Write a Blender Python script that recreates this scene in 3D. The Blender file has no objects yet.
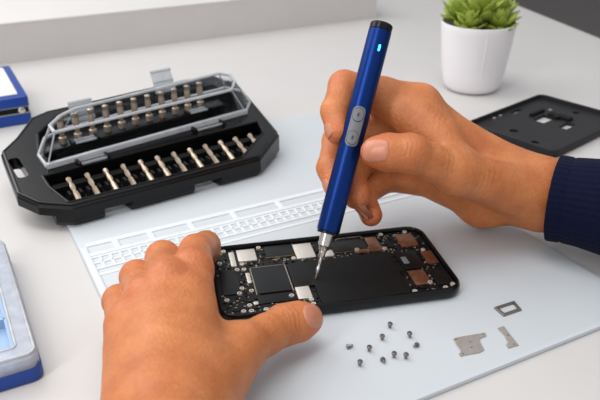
import bpy, bmesh, math, random
import numpy as np
from mathutils import Vector, Matrix
from mathutils.bvhtree import BVHTree
random.seed(7)
S = bpy.context.scene
COL = S.collection
PI = math.pi

# ------------------------------------------------------------------ camera model (desk top is z = 0)
F = 700.0; PT = math.radians(27.3); CH = .25
cP, sP = math.cos(PT), math.sin(PT)
RGT = Vector((1, 0, 0)); FWD = Vector((0, cP, -sP)); UPC = Vector((0, sP, cP)); CAM = Vector((0, 0, CH))
def ray(u, v): return RGT*((u-300)/F) + FWD + UPC*(-(v-200)/F)
def atz(u, v, z):
    d = ray(u, v); return CAM + d*((z-CH)/d.z)
def atd(u, v, d): return CAM + ray(u, v)*d

cd = bpy.data.cameras.new('camera'); cam = bpy.data.objects.new('camera', cd); COL.objects.link(cam)
cam.location = CAM; cam.rotation_euler = (PI/2-PT, 0, 0)
cd.lens = 42; cd.sensor_width = 36; cd.clip_start = .01
cd.dof.use_dof = True; cd.dof.focus_distance = .42; cd.dof.aperture_fstop = 14
S.camera = cam
S.view_settings.view_transform = 'Standard'; S.view_settings.look = 'None'
S.view_settings.gamma = 1; S.view_settings.use_curve_mapping = False
S.view_settings.exposure = 0.0

# ------------------------------------------------------------------ materials
def lin(c):
    return tuple((x/255/12.92 if x/255 <= .04045 else ((x/255+.055)/1.055)**2.4) for x in c) + (1,)
def mat(name, c, rough=.5, metal=0, c2=None, nscale=60, bump=0, bscale=300, spec=.5, coat=0, sss=0, trans=0, ior=1.45, emit=None):
    m = bpy.data.materials.new(name); m.use_nodes = True
    nt = m.node_tree; n = nt.nodes; b = n['Principled BSDF']
    b.inputs['Base Color'].default_value = lin(c); b.inputs['Roughness'].default_value = rough
    b.inputs['Metallic'].default_value = metal; b.inputs['Specular IOR Level'].default_value = spec
    b.inputs['Coat Weight'].default_value = coat; b.inputs['Transmission Weight'].default_value = trans
    b.inputs['IOR'].default_value = ior
    tc = n.new('ShaderNodeTexCoord')
    c2 = c2 or tuple(max(0, x*.94) for x in c)
    nz = n.new('ShaderNodeTexNoise'); nz.inputs['Scale'].default_value = nscale; nz.inputs['Detail'].default_value = 4
    nt.links.new(tc.outputs['Object'], nz.inputs['Vector'])
    mx = n.new('ShaderNodeMix'); mx.data_type = 'RGBA'
    mx.inputs[6].default_value = lin(c); mx.inputs[7].default_value = lin(c2)
    nt.links.new(nz.outputs['Fac'], mx.inputs[0]); nt.links.new(mx.outputs[2], b.inputs['Base Color'])
    if bump:
        bz = n.new('ShaderNodeTexNoise'); bz.inputs['Scale'].default_value = bscale; bz.inputs['Detail'].default_value = 3
        nt.links.new(tc.outputs['Object'], bz.inputs['Vector'])
        bp = n.new('ShaderNodeBump'); bp.inputs['Strength'].default_value = bump; bp.inputs['Distance'].default_value = .001
        nt.links.new(bz.outputs['Fac'], bp.inputs['Height']); nt.links.new(bp.outputs['Normal'], b.inputs['Normal'])
    if emit:
        b.inputs['Emission Color'].default_value = lin(emit[0]); b.inputs['Emission Strength'].default_value = emit[1]
    return m
def clear_mat(name, tint, gloss, haze):
    m = bpy.data.materials.new(name); m.use_nodes = True
    nt = m.node_tree; n = nt.nodes; n.remove(n['Principled BSDF']); out = n['Material Output']
    tr = n.new('ShaderNodeBsdfTransparent'); tr.inputs[0].default_value = lin(tint)
    gl = n.new('ShaderNodeBsdfGlossy'); gl.inputs['Roughness'].default_value = .08
    df = n.new('ShaderNodeBsdfTranslucent'); df.inputs[0].default_value = lin((238, 240, 244))
    d2 = n.new('ShaderNodeBsdfDiffuse'); d2.inputs[0].default_value = lin((238, 240, 244))
    lw = n.new('ShaderNodeLayerWeight'); lw.inputs[0].default_value = gloss
    nz = n.new('ShaderNodeTexNoise'); nz.inputs['Scale'].default_value = 120
    tc = n.new('ShaderNodeTexCoord'); nt.links.new(tc.outputs['Object'], nz.inputs['Vector'])
    mr = n.new('ShaderNodeMapRange'); mr.inputs['To Min'].default_value = haze*.7; mr.inputs['To Max'].default_value = haze*1.3
    nt.links.new(nz.outputs['Fac'], mr.inputs['Value'])
    a0 = n.new('ShaderNodeMixShader'); a0.inputs[0].default_value = .5
    nt.links.new(df.outputs[0], a0.inputs[1]); nt.links.new(d2.outputs[0], a0.inputs[2])
    a = n.new('ShaderNodeMixShader'); nt.links.new(mr.outputs[0], a.inputs[0])
    nt.links.new(tr.outputs[0], a.inputs[1]); nt.links.new(a0.outputs[0], a.inputs[2])
    b = n.new('ShaderNodeMixShader'); nt.links.new(lw.outputs['Fresnel'], b.inputs[0])
    nt.links.new(a.outputs[0], b.inputs[1]); nt.links.new(gl.outputs[0], b.inputs[2])
    nt.links.new(b.outputs[0], out.inputs[0])
    return m
M = {
 'desk': mat('desk_laminate', (205, 202, 200), .42, c2=(199, 196, 194), nscale=25, bump=.03, bscale=500),
 'mat': mat('silicone_mat', (200, 205, 209), .55, c2=(195, 200, 205), nscale=18, bump=.05, bscale=900),
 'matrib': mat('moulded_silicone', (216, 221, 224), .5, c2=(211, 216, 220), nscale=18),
 'black': mat('black_plastic', (9, 9, 10), .26, c2=(7, 7, 8), spec=.36, bump=.04, bscale=1500),
 'gloss': mat('gloss_black_plastic', (12, 12, 13), .18, c2=(9, 9, 10)),
 'blackm': mat('matt_black_plastic', (9, 9, 10), .6, c2=(7, 7, 8), spec=.3),
 'plate': mat('charcoal_plastic', (38, 38, 40), .55, c2=(30, 30, 32), spec=.35, bump=.06, bscale=1500),
 'steel': mat('bit_steel', (214, 194, 174), .34, .65, c2=(170, 150, 130), nscale=400),
 'chrome': mat('polished_steel', (215, 210, 205), .28, .9, c2=(205, 200, 195), nscale=300),
 'screw': mat('screw_steel', (150, 147, 143), .32, .75, c2=(104, 101, 98), nscale=900),
 'bracket': mat('bracket_steel', (190, 184, 178), .4, .55, c2=(158, 152, 147), nscale=350),
 'nickel': mat('nickel_shield', (236, 229, 220), .42, .7, c2=(212, 204, 195), nscale=300),
 'copper': mat('copper_foil', (186, 140, 114), .4, .9, c2=(120, 80, 60), nscale=350),
 'gold': mat('gold_trim', (214, 186, 140), .35, 1, c2=(160, 130, 90), nscale=700),
 'pcb': mat('circuit_board', (19, 20, 22), .5, c2=(12, 12, 14), spec=.35, nscale=500, bump=.2, bscale=1800),
 'chip': mat('chip_resin', (26, 27, 29), .4, c2=(22, 23, 25), spec=.35, nscale=200),
 'chipd': mat('dark_chip_resin', (15, 16, 17), .42, c2=(12, 12, 13), spec=.3, nscale=200),
 'batt': mat('battery_wrap', (17, 17, 18), .6, c2=(13, 13, 14), spec=.22, nscale=60, bump=.04, bscale=250),
 'rim': mat('phone_rim', (8, 8, 9), .24, c2=(6, 6, 7), spec=.4),
 'smd': mat('component_ceramic', (206, 194, 176), .4, .4, c2=(96, 84, 72), nscale=900),
 'blue': mat('anodised_blue', (20, 54, 122), .34, .85, c2=(17, 48, 112), nscale=300, bump=.03, bscale=3000),
 'pbtn': mat('grey_rubber', (120, 122, 126), .5, c2=(108, 110, 114), nscale=900),
 'pline': mat('grey_rubber_dark', (66, 68, 72), .55),
 'led': mat('led_glow', (80, 220, 255), .4, emit=((60, 200, 255), 2.0)),
 'pbox': mat('blue_plastic', (30, 68, 152), .4, c2=(26, 60, 140), nscale=80),
 'white': mat('white_card', (222, 220, 214), .55, c2=(216, 214, 208)),
 'greyband': mat('grey_plastic', (150, 152, 158), .45),
 'tray': mat('pale_blue_plastic', (168, 190, 218), .45, c2=(156, 180, 211), nscale=60),
 'pot': mat('white_ceramic', (238, 234, 236), .35, c2=(232, 228, 230), nscale=30),
 'soil': mat('potting_soil', (60, 46, 36), .9, c2=(34, 26, 20), nscale=300, bump=.8, bscale=400),
 'leaf': mat('succulent_leaf', (170, 178, 74), .42, c2=(104, 134, 46), nscale=45, bump=.1, bscale=200),
 'floor': mat('dark_carpet', (110, 104, 103), .9, c2=(98, 92, 91), nscale=20, bump=.3, bscale=300),
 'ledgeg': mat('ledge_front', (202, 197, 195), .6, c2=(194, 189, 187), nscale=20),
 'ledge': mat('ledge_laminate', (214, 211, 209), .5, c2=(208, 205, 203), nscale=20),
 'nail': mat('nail', (200, 134, 106), .3, c2=(192, 122, 96), nscale=250),
}
M['clear'] = clear_mat('clear_plastic', (252, 253, 254), .03, .004)
M['glintrim'] = clear_mat('lid_edge_highlight', (248, 249, 250), .4, .9)  # whitened plastic: the highlight on lid edges is put into the colour
M['cleartab'] = clear_mat('clear_plastic_tab', (244, 246, 248), .25, .55)
M['cleartop'] = clear_mat('clear_box_lid', (236, 243, 252), .1, .7)

def skin_mat():
    m = bpy.data.materials.new('skin'); m.use_nodes = True
    nt = m.node_tree; n = nt.nodes; b = n['Principled BSDF']; L = nt.links.new
    tc = n.new('ShaderNodeTexCoord')
    nz = n.new('ShaderNodeTexNoise'); nz.inputs['Scale'].default_value = 55; nz.inputs['Detail'].default_value = 6
    L(tc.outputs['Object'], nz.inputs['Vector'])
    cr = n.new('ShaderNodeValToRGB'); cr.color_ramp.elements[0].position = .3; cr.color_ramp.elements[1].position = .7
    cr.color_ramp.elements[0].color = lin((184, 106, 58)); cr.color_ramp.elements[1].color = lin((208, 132, 80))
    L(nz.outputs['Fac'], cr.inputs[0])
    at = n.new('ShaderNodeAttribute'); at.attribute_name = 'blush'
    mx = n.new('ShaderNodeMix'); mx.data_type = 'RGBA'
    mx.inputs[7].default_value = lin((204, 104, 72))
    L(at.outputs['Fac'], mx.inputs[0]); L(cr.outputs[0], mx.inputs[6])
    n3 = n.new('ShaderNodeTexNoise'); n3.inputs['Scale'].default_value = 420; n3.inputs['Detail'].default_value = 3; L(tc.outputs['Object'], n3.inputs['Vector'])
    c3 = n.new('ShaderNodeValToRGB'); c3.color_ramp.elements[0].position = .35; c3.color_ramp.elements[1].position = .65
    c3.color_ramp.elements[0].color = (.80, .74, .70, 1); c3.color_ramp.elements[1].color = (1.0, 1.0, 1.0, 1); L(n3.outputs['Fac'], c3.inputs[0])
    m3 = n.new('ShaderNodeMix'); m3.data_type = 'RGBA'; m3.blend_type = 'MULTIPLY'; m3.inputs[0].default_value = .4
    L(mx.outputs[2], m3.inputs[6]); L(c3.outputs[0], m3.inputs[7]); L(m3.outputs[2], b.inputs['Base Color'])
    b.inputs['Roughness'].default_value = .46; b.inputs['Specular IOR Level'].default_value = .42
    b.inputs['Subsurface Weight'].default_value = .25; b.inputs['Subsurface Radius'].default_value = (1, .35, .18)
    b.inputs['Subsurface Scale'].default_value = .004
    vo = n.new('ShaderNodeTexVoronoi'); vo.inputs['Scale'].default_value = 700; L(tc.outputs['Object'], vo.inputs['Vector'])
    n2 = n.new('ShaderNodeTexNoise'); n2.inputs['Scale'].default_value = 380; n2.inputs['Detail'].default_value = 6
    L(tc.outputs['Object'], n2.inputs['Vector'])
    ad = n.new('ShaderNodeMath'); ad.operation = 'MULTIPLY_ADD'; ad.inputs[1].default_value = .7
    L(vo.outputs['Distance'], ad.inputs[0]); L(n2.outputs['Fac'], ad.inputs[2])
    bp = n.new('ShaderNodeBump'); bp.inputs['Strength'].default_value = .3; bp.inputs['Distance'].default_value = .001
    L(ad.outputs[0], bp.inputs['Height']); L(bp.outputs['Normal'], b.inputs['Normal'])
    return m
M['skin'] = skin_mat()
def knit_mat():
    m = mat('navy_knit', (18, 23, 50), .95, c2=(10, 14, 34), spec=.12, nscale=500)
    nt = m.node_tree; n = nt.nodes; b = n['Principled BSDF']; L = nt.links.new
    tc = n.new('ShaderNodeTexCoord')
    w = n.new('ShaderNodeTexWave'); w.bands_direction = 'X'; w.inputs['Scale'].default_value = 130; w.inputs['Distortion'].default_value = 1.2
    L(tc.outputs['UV'], w.inputs['Vector']); w.inputs['Scale'].default_value = 14
    nz = n.new('ShaderNodeTexNoise'); nz.inputs['Scale'].default_value = 1400; L(tc.outputs['Object'], nz.inputs['Vector'])
    a = n.new('ShaderNodeMath'); a.operation = 'MULTIPLY_ADD'; a.inputs[1].default_value = .8
    L(nz.outputs['Fac'], a.inputs[0]); L(w.outputs['Fac'], a.inputs[2])
    bp = n.new('ShaderNodeBump'); bp.inputs['Strength'].default_value = .45; bp.inputs['Distance'].default_value = .0007
    L(a.outputs[0], bp.inputs['Height']); L(bp.outputs['Normal'], b.inputs['Normal'])
    b.inputs['Sheen Weight'].default_value = .02; b.inputs['Sheen Roughness'].default_value = .5
    return m
M['knit'] = knit_mat()

# ------------------------------------------------------------------ object helpers
def thing(name, label, cat, loc=(0, 0, 0), rotz=0, group=None):
    o = bpy.data.objects.new(name, None); COL.objects.link(o)
    o.empty_display_size = .02
    o.location = loc; o.rotation_euler = (0, 0, rotz); o['label'] = label; o['category'] = cat
    if group: o['group'] = group
    return o
def tag(o, label, cat, group=None):
    o['label'] = label; o['category'] = cat
    if group: o['group'] = group
    return o
def obj(name, bm, m, parent=None, smooth=True, angle=40):
    bmesh.ops.recalc_face_normals(bm, faces=bm.faces)
    me = bpy.data.meshes.new(name); bm.to_mesh(me); bm.free()
    me.materials.append(M[m] if isinstance(m, str) else m)
    if smooth:
        me.shade_smooth(); me.set_sharp_from_angle(angle=math.radians(angle))
    o = bpy.data.objects.new(name, me); COL.objects.link(o)
    if parent: o.parent = parent
    return o
def struct(name, bm, m):
    o = obj(name, bm, m); o['kind'] = 'structure'; return o
def ring_loft(bm, rings, cap=(True, True)):
    R = [[bm.verts.new(p) for p in r] for r in rings]
    n = len(R[0])
    for a, b in zip(R[:-1], R[1:]):
        for i in range(n):
            bm.faces.new((a[i], a[(i+1) % n], b[(i+1) % n], b[i]))
    if cap[0]: bm.faces.new(R[0][::-1])
    if cap[1]: bm.faces.new(R[-1])
    return R
def prism(bm, poly, z0, z1, bev=0, seg=2, inset0=0):
    """upright prism with a rounded top edge; poly is (x,y) counter-clockwise; z may be functions of (x,y)"""
    f0 = z0 if callable(z0) else (lambda x, y: z0); f1 = z1 if callable(z1) else (lambda x, y: z1)
    rings = []
    if inset0:
        q = offset(poly, -inset0); rings.append([(x, y, f0(x, y)) for x, y in q])
        rings.append([(x, y, f0(x, y)+inset0) for x, y in poly])
    else:
        rings.append([(x, y, f0(x, y)) for x, y in poly])
    if bev:
        for k in range(seg+1):
            a = PI/2*k/seg
            q = offset(poly, -bev*(1-math.cos(a)))
            rings.append([(x, y, f1(x, y)-bev*(1-math.sin(a))) for x, y in q])
    else:
        rings.append([(x, y, f1(x, y)) for x, y in poly])
    ring_loft(bm, rings)
def offset(poly, d):
    n = len(poly); out = []
    for i in range(n):
        p0 = Vector(poly[i-1]); p = Vector(poly[i]); p1 = Vector(poly[(i+1) % n])
        e0 = (p-p0).normalized(); e1 = (p1-p).normalized()
        n0 = Vector((e0.y, -e0.x)); n1 = Vector((e1.y, -e1.x))
        b = n0+n1; k = b.length_squared
        b = b*(2/k) if k > 1e-9 else n0
        if b.length > 3: b = b.normalized()*3
        out.append(tuple(p+b*d))
    return out
def rrect(x0, y0, x1, y1, r, seg=5):
    P = []
    for cx, cy, a0 in ((x1-r, y0+r, -PI/2), (x1-r, y1-r, 0), (x0+r, y1-r, PI/2), (x0+r, y0+r, PI)):
        for k in range(seg+1):
            a = a0+PI/2*k/seg; P.append((cx+r*math.cos(a), cy+r*math.sin(a)))
    return P
def box(bm, x0, y0, z0, x1, y1, z1, bev=0):
    prism(bm, [(x0, y0), (x1, y0), (x1, y1), (x0, y1)], z0, z1, bev)
def lathe(bm, prof, n=24, cap=True, M4=None, hexrange=None):
    rings = []
    for i, (r, z) in enumerate(prof):
        rings.append([(r*math.cos(2*PI*k/n), r*math.sin(2*PI*k/n), z) for k in range(n)])
    R = ring_loft(bm, rings, (cap, cap))
    if M4:
        for r in R:
            for v in r: v.co = M4 @ v.co
def tube(bm, pts, r, n=8):
    pts = [Vector(p) for p in pts]; rings = []
    for i, p in enumerate(pts):
        t = (pts[min(i+1, len(pts)-1)]-pts[max(i-1, 0)]).normalized()
        a = t.cross(Vector((0, 0, 1)));
        if a.length < .01: a = t.cross(Vector((1, 0, 0)))
        a.normalize(); b = a.cross(t)
        rr = r[i] if isinstance(r, (list, tuple)) else r
        rings.append([p+a*(rr*math.cos(2*PI*k/n))+b*(rr*math.sin(2*PI*k/n)) for k in range(n)])
    ring_loft(bm, rings)
def boolean(o, cutters, op='DIFFERENCE'):
    for c in cutters:
        md = o.modifiers.new('b', 'BOOLEAN'); md.operation = op; md.object = c; md.solver = 'EXACT'
    dg = bpy.context.evaluated_depsgraph_get()
    me = bpy.data.meshes.new_from_object(o.evaluated_get(dg))
    o.modifiers.clear(); o.data = me
    me.shade_smooth(); me.set_sharp_from_angle(angle=math.radians(18))
    for c in cutters: bpy.data.objects.remove(c)
def cutter(poly, z0, z1, parent):
    bm = bmesh.new(); prism(bm, poly, z0, z1); o = obj('cutter', bm, 'black'); o.parent = parent; return o

# ------------------------------------------------------------------ the setting
YD = math.radians(27.5)
bm = bmesh.new()
box(bm, -4, -2, -.80, 4, 7, -.75); struct('floor', bm, 'floor')
bm = bmesh.new(); box(bm, -4, 7, -.75, 4, 7.1, 2.2); struct('wall_back', bm, 'ledge')
bm = bmesh.new(); box(bm, 4, -2, -.75, 4.1, 7.1, 2.2); struct('wall_right', bm, 'ledge')

desk = thing('desk', 'large pale grey laminate desk everything rests on', 'desk', (0, 0, -.75))
bm = bmesh.new()
e0 = atz(505, 0, 0); e1 = atz(600, 38, 0); de = (e1-e0).normalized()
pr = e1+de*1.12; pb = e0-de*.55
prism(bm, [(-1.2, -.45), (pr.x, pr.y), (pb.x, pb.y), (-1.2, pb.y-.62)], .72, .75, .002)
o = obj('desktop', bm, 'desk', desk)
for x, y in ((-1.05, -.3), (.58, 0), (.2, 1.55), (-1.05, .95)):
    bm = bmesh.new(); box(bm, x-.03, y-.03, 0, x+.03, y+.03, .72); obj('leg', bm, 'ledge', desk)

# low ledge along the far side of the desk
a = atz(0, 65, 0); b = atz(240, 35, 0); yaw = math.atan2(b.y-a.y, b.x-a.x)
lg = thing('raised_shelf', 'low white raised shelf along the far side of the desk', 'shelf', (a.x, a.y, 0), yaw)
bm = bmesh.new(); prism(bm, rrect(-.35, 0, .56, .22, .006, 3), .0485, .0505, .001, 2); obj('shelf_top', bm, 'ledge', lg)
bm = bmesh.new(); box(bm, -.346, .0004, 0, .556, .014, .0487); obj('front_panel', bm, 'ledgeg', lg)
bm = bmesh.new(); box(bm, .535, .02, 0, .55, .21, .0487); obj('side_panel', bm, 'ledge', lg)
bm = bmesh.new(); box(bm, -.34, .02, 0, -.325, .21, .0487); obj('side_panel', bm, 'ledge', lg)

# dark cabinet on the floor beyond the desk edge
cb = thing('cabinet', 'black cabinet on the floor beyond the right edge of the desk', 'cabinet', (1.16, 1.66, -.75), math.radians(14))
bm = bmesh.new(); box(bm, -.22, -.2, .04, .3, .3, .62, .006); obj('cabinet_body', bm, 'blackm', cb)
bm = bmesh.new(); box(bm, -.23, -.21, .62, .31, .31, .645, .004); obj('cabinet_top', bm, 'black', cb)
for x in (-.2, .26):
    for y in (-.18, .26):
        bm = bmesh.new(); box(bm, x, y, 0, x+.03, y+.03, .04); obj('foot', bm, 'black', cb)

# ------------------------------------------------------------------ repair mat
MZ = .003
rm = thing('repair_mat', 'pale grey blue silicone repair mat with a moulded parts tray under the phone', 'mat', (-.152, .410, 0), YD)
bm = bmesh.new(); prism(bm, rrect(0, -.2275, .286, .155, .008, 5), 0, MZ, .0012, inset0=.0006); obj('mat_sheet', bm, 'mat', rm)
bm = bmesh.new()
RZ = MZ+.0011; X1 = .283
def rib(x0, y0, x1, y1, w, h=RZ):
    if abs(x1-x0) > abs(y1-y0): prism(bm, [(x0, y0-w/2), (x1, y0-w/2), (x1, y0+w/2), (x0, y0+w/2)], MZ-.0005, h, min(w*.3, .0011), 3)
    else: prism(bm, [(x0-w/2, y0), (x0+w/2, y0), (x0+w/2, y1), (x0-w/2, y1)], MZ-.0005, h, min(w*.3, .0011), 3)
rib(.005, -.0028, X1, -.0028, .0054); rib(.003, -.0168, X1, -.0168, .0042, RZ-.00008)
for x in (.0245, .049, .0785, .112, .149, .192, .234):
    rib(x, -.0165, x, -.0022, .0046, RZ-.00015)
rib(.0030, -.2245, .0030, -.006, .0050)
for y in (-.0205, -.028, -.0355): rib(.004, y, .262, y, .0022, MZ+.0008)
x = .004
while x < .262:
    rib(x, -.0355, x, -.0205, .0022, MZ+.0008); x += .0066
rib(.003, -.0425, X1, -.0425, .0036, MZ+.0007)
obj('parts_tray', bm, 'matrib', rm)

# ------------------------------------------------------------------ bit case
CY = math.radians(34)
case = thing('bit_case', 'long black screwdriver bit case with clear cover and side handle standing behind the phone', 'tool case', (-.14, .545, 0), CY)
def slope(x, y): return .032+.14*y
outl = [(-.078, -.080), (.076, -.0805), (.112, -.052), (.128, .044), (.116, .074), (.088, .077), (-.015, .069), (-.05, .067), (-.066, .06),
        (-.086, .032), (-.102, .015), (-.1075, -.048), (-.098, -.066)]
bm = bmesh.new()
def ringz(off, f): return [(x, y, f(x, y)) for x, y in offset(outl, off)]
ring_loft(bm, [ringz(-.004, lambda x, y: MZ), ringz(-.001, lambda x, y: MZ+.003), ringz(0, lambda x, y: MZ+.0045), ringz(0, lambda x, y: slope(x, y)-.0035),
               ringz(-.0008, lambda x, y: slope(x, y)-.002), ringz(-.0035, lambda x, y: slope(x, y))])
body = obj('case_body', bm, 'black', case)
cut = []
fr_poly = [(-.078, -.0735), (.062, -.0735), (.0985, -.046), (.104, -.0285), (-.0835, -.0345), (-.0835, -.05)]
cut.append(cutter(fr_poly, lambda x, y: slope(x, y)-.013, lambda x, y: .2, case))
bk_poly = [(-.072, -.018), (.098, -.0085), (.112, .03), (.104, .058), (.08, .064), (-.045, .054), (-.068, .03), (-.076, .0)]
cut.append(cutter(bk_poly, lambda x, y: slope(x, y)-.012, lambda x, y: .2, case))
cut.append(cutter(rrect(-.1005, -.029, -.0925, .001, .003, 3), -.1, .2, case))
for x0, x1 in ((-.058, -.032), (.014, .042)):
    cut.append(cutter([(x0, -.1), (x1, -.1), (x1-.004, -.064), (x0+.004, -.064)], -.01, .0115, case))
cut.append(cutter([(-.13, -.08), (-.0895, -.08), (-.0865, -.05), (-.0865, .02), (-.08, .05), (-.13, .05)], -.02, lambda x, y: slope(x, y)-.0095, case))
bpy.context.view_layer.update()
boolean(body, cut)
body.parent = case

bm = bmesh.new()
def bead(poly, off, r=.0008, dz=0):
    q = offset(poly, off); P = [(x, y, slope(x, y)+dz) for x, y in q]
    for a_, b_ in zip(P, P[1:]+P[:1]): tube(bm, [a_, b_], r, 8)
bead(fr_poly, .0012); bead(bk_poly, .0012, .0007); bead(outl, -.0022, .0011, -.0006)
obj('rim_bead', bm, 'gloss', case)
# clips that hold the front row of bits
NB = 12
fx = [-.0685+.0142*k for k in range(NB)]
bm = bmesh.new()
for x in fx:
    for dx in (-.0042, .0042):
        y = -.056; z = slope(x, y)-.0135
        box(bm, x+dx-.0011, y-.004, z, x+dx+.0011, y+.003, z+.0095, .0005)
y = -.0665
prism(bm, [(-.074, y-.0035), (.066, y-.0035), (.07, y+.0005), (-.074, y+.0005)], lambda x, y: slope(x, y)-.0135, lambda x, y: slope(x, y)-.0085)
prism(bm, [(-.08, -.043), (.099, -.043), (.1, -.037), (-.08, -.037)], lambda x, y: slope(x, y)-.0135, lambda x, y: slope(x, y)-.007)
obj('bit_rack', bm, 'blackm', case)
# bar holding the back row upright
bm = bmesh.new()
q = [(-.071, .002), (.096, .0170), (.096, .0285), (-.071, .014)]
prism(bm, q, lambda x, y: slope(x, y)-.0125, lambda x, y: slope(x, y)-.0015, .0008)
obj('upright_bit_holder', bm, 'black', case)
for x0, x1, y0, y1 in ((-.060, -.034, -.0145, -.002), (.03, .085, -.0065, .005)):
    bm = bmesh.new()
    prism(bm, [(x0, y0), (x1, y0+.002), (x1, y1+.002), (x0, y1)], lambda x, y: slope(x, y)-.0125, lambda x, y: slope(x, y)-.0065, .0008)
    obj('inner_lug', bm, 'blackm', case)

def hinge(x, y, L, name='hinge', mt='cleartab'):
    t = math.radians(3.5)
    bm = bmesh.new()
    z = slope(x, y)
    for dy in (-.0028, .0028):
        tube(bm, [(x-L/2, y+dy-L/2*t, z+.0012), (x+L/2, y+dy+L/2*t, z+.0012)], .0011, 8)
    o = obj(name, bm, mt, case)
    bm = bmesh.new()
    for s in (-1, 1):
        xx = x+s*(L/2+.0012); yy = y+s*L/2*t
        box(bm, xx-.0014, yy-.0045, z-.002, xx+.0014, yy+.0045, z+.003, .0006)
    obj('hinge_knuckle', bm, 'black', o)
hinge(-.044, -.0285, .021); hinge(.061, -.0185, .025)
hinge(-.039, .0035, .018, 'catch'); hinge(.066, .0115, .018, 'catch')

# clear cover
lid = [(-.0775, -.024), (.104, -.0085), (.117, .006), (.1225, .03), (.112, .043), (-.047, .029), (-.066, .02), (-.078, -.004)]
lid_top = [(-.068, -.0235), (.088, -.0135), (.099, .0), (.102, .014), (.094, .0205), (-.042, .007), (-.056, .0), (-.068, -.012)]
def lz(x, y): return slope(x, y)+.0005
H1 = .026
bm = bmesh.new()
R0 = [(x, y, lz(x, y)) for x, y in lid]; R1 = [(x, y, lz(x, y)+H1) for x, y in lid_top]
ring_loft(bm, [R0, [tuple(Vector(p)*.12+Vector(q)*.88+Vector((0, 0, .0012))) for p, q in zip(R0, R1)],
               [tuple(Vector(p)) for p in R1]], (False, True))
lido = obj('clear_lid', bm, 'clear', case, angle=25)
sol = lido.modifiers.new('s', 'SOLIDIFY'); sol.thickness = .0011; sol.offset = -1
bm = bmesh.new()
tube(bm, R0+[R0[0]], .0016, 8); tube(bm, R1+[R1[0]], .0014, 8)
for p, q in zip(R0, R1): tube(bm, [p, q], .0006, 6)
q = offset(lid, .002)
prism(bm, [(-.0785, -.0265), (.1045, -.0115), (.1045, -.0085), (-.0785, -.0235)], lambda x, y: slope(x, y)+.0002, lambda x, y: slope(x, y)+.0042, .0005)
obj('lid_edge', bm, 'glintrim', case)  # white tubes and flange stand in for light caught along the edges
def tab(x, y, w, h, lean):
    # ribbed clear latch tab on the far rim
    bm = bmesh.new(); z = slope(x, y)
    n = 6
    ring_loft(bm, [[(x-w/2, y, z), (x+w/2, y+w*.06, z), (x+w/2, y+w*.06+.0016, z), (x-w/2, y+.0016, z)],
                   [(x-w/2, y+lean, z+h), (x+w/2, y+w*.06+lean, z+h), (x+w/2, y+w*.06+.0016+lean, z+h), (x-w/2, y+.0016+lean, z+h)]])
    for k in (.15, .5, .95):
        tube(bm, [(x-w/2, y+lean*k-.0005, z+h*k), (x+w/2, y+w*.06+lean*k-.0005, z+h*k)], .0011, 8)
    return obj('lid_tab', bm, 'cleartab', case)
tab(-.028, .036, .020, .017, .004)
tab(.058, .058, .020, .019, .010)

# bits, each a thing of its own
def bit_mesh(flange):
    bm = bmesh.new()
    if flange:   # upright bit: tip up
        prof = [(.0030, -.002), (.0032, .001), (.0032, .003), (.0019, .0035), (.0019, .006), (.0026, .008), (.0026, .0155), (.0019, .0175), (.0025, .0185), (.0025, .0205), (.0014, .0212)]
    else:
        prof = [(.0019, -.014), (.0021, -.0135), (.0021, -.002), (.0014, -.001), (.0014, .001), (.0020, .002), (.0020, .006), (.0013, .008), (.0013, .010), (.0020, .0112), (.0020, .0138), (.0008, .0145)]
    lathe(bm, prof, 6 if not flange else 10)
    return bm
ords = ['first', 'second', 'third', 'fourth', 'fifth', 'sixth', 'seventh', 'eighth', 'ninth', 'tenth', 'eleventh', 'twelfth']
mc = Matrix.LocRotScale(Vector((-.14, .545, 0)), Matrix.Rotation(CY, 3, 'Z').to_quaternion(), None)
proto = None
for k in range(NB):
    x = fx[k]; y = -.0555; z = slope(x, y)-.0045
    if proto is None:
        proto = obj('screwdriver_bit', bit_mesh(False), 'steel', angle=50); o = proto
    else:
        o = proto.copy(); COL.objects.link(o)
    R = Matrix.Rotation(CY, 4, 'Z') @ Matrix.Rotation(math.radians(-90+20), 4, 'X') @ Matrix.Rotation(random.random(), 4, 'Z')
    o.matrix_world = Matrix.Translation(mc @ Vector((x, y, z))) @ R
    tag(o, f'steel bit lying in the case\'s front row, {ords[k]} from the handle end', 'screwdriver bit', 'bits in the front row of the case')
proto = None
NB2 = 11
for k in range(NB2):
    t = k/(NB2-1); x = -.0545+.1290*t; y = .0100+.0116*t; z = slope(x, y)+.0005
    if proto is None:
        proto = obj('upright_screwdriver_bit', bit_mesh(True), 'steel', angle=50); o = proto
    else:
        o = proto.copy(); COL.objects.link(o)
    o.matrix_world = Matrix.Translation(mc @ Vector((x, y, z))) @ Matrix.Rotation(random.random(), 4, 'Z')
    tag(o, f'steel bit standing upright under the clear cover, {ords[k]} from the handle end', 'screwdriver bit', 'upright bits under the clear cover')

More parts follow.
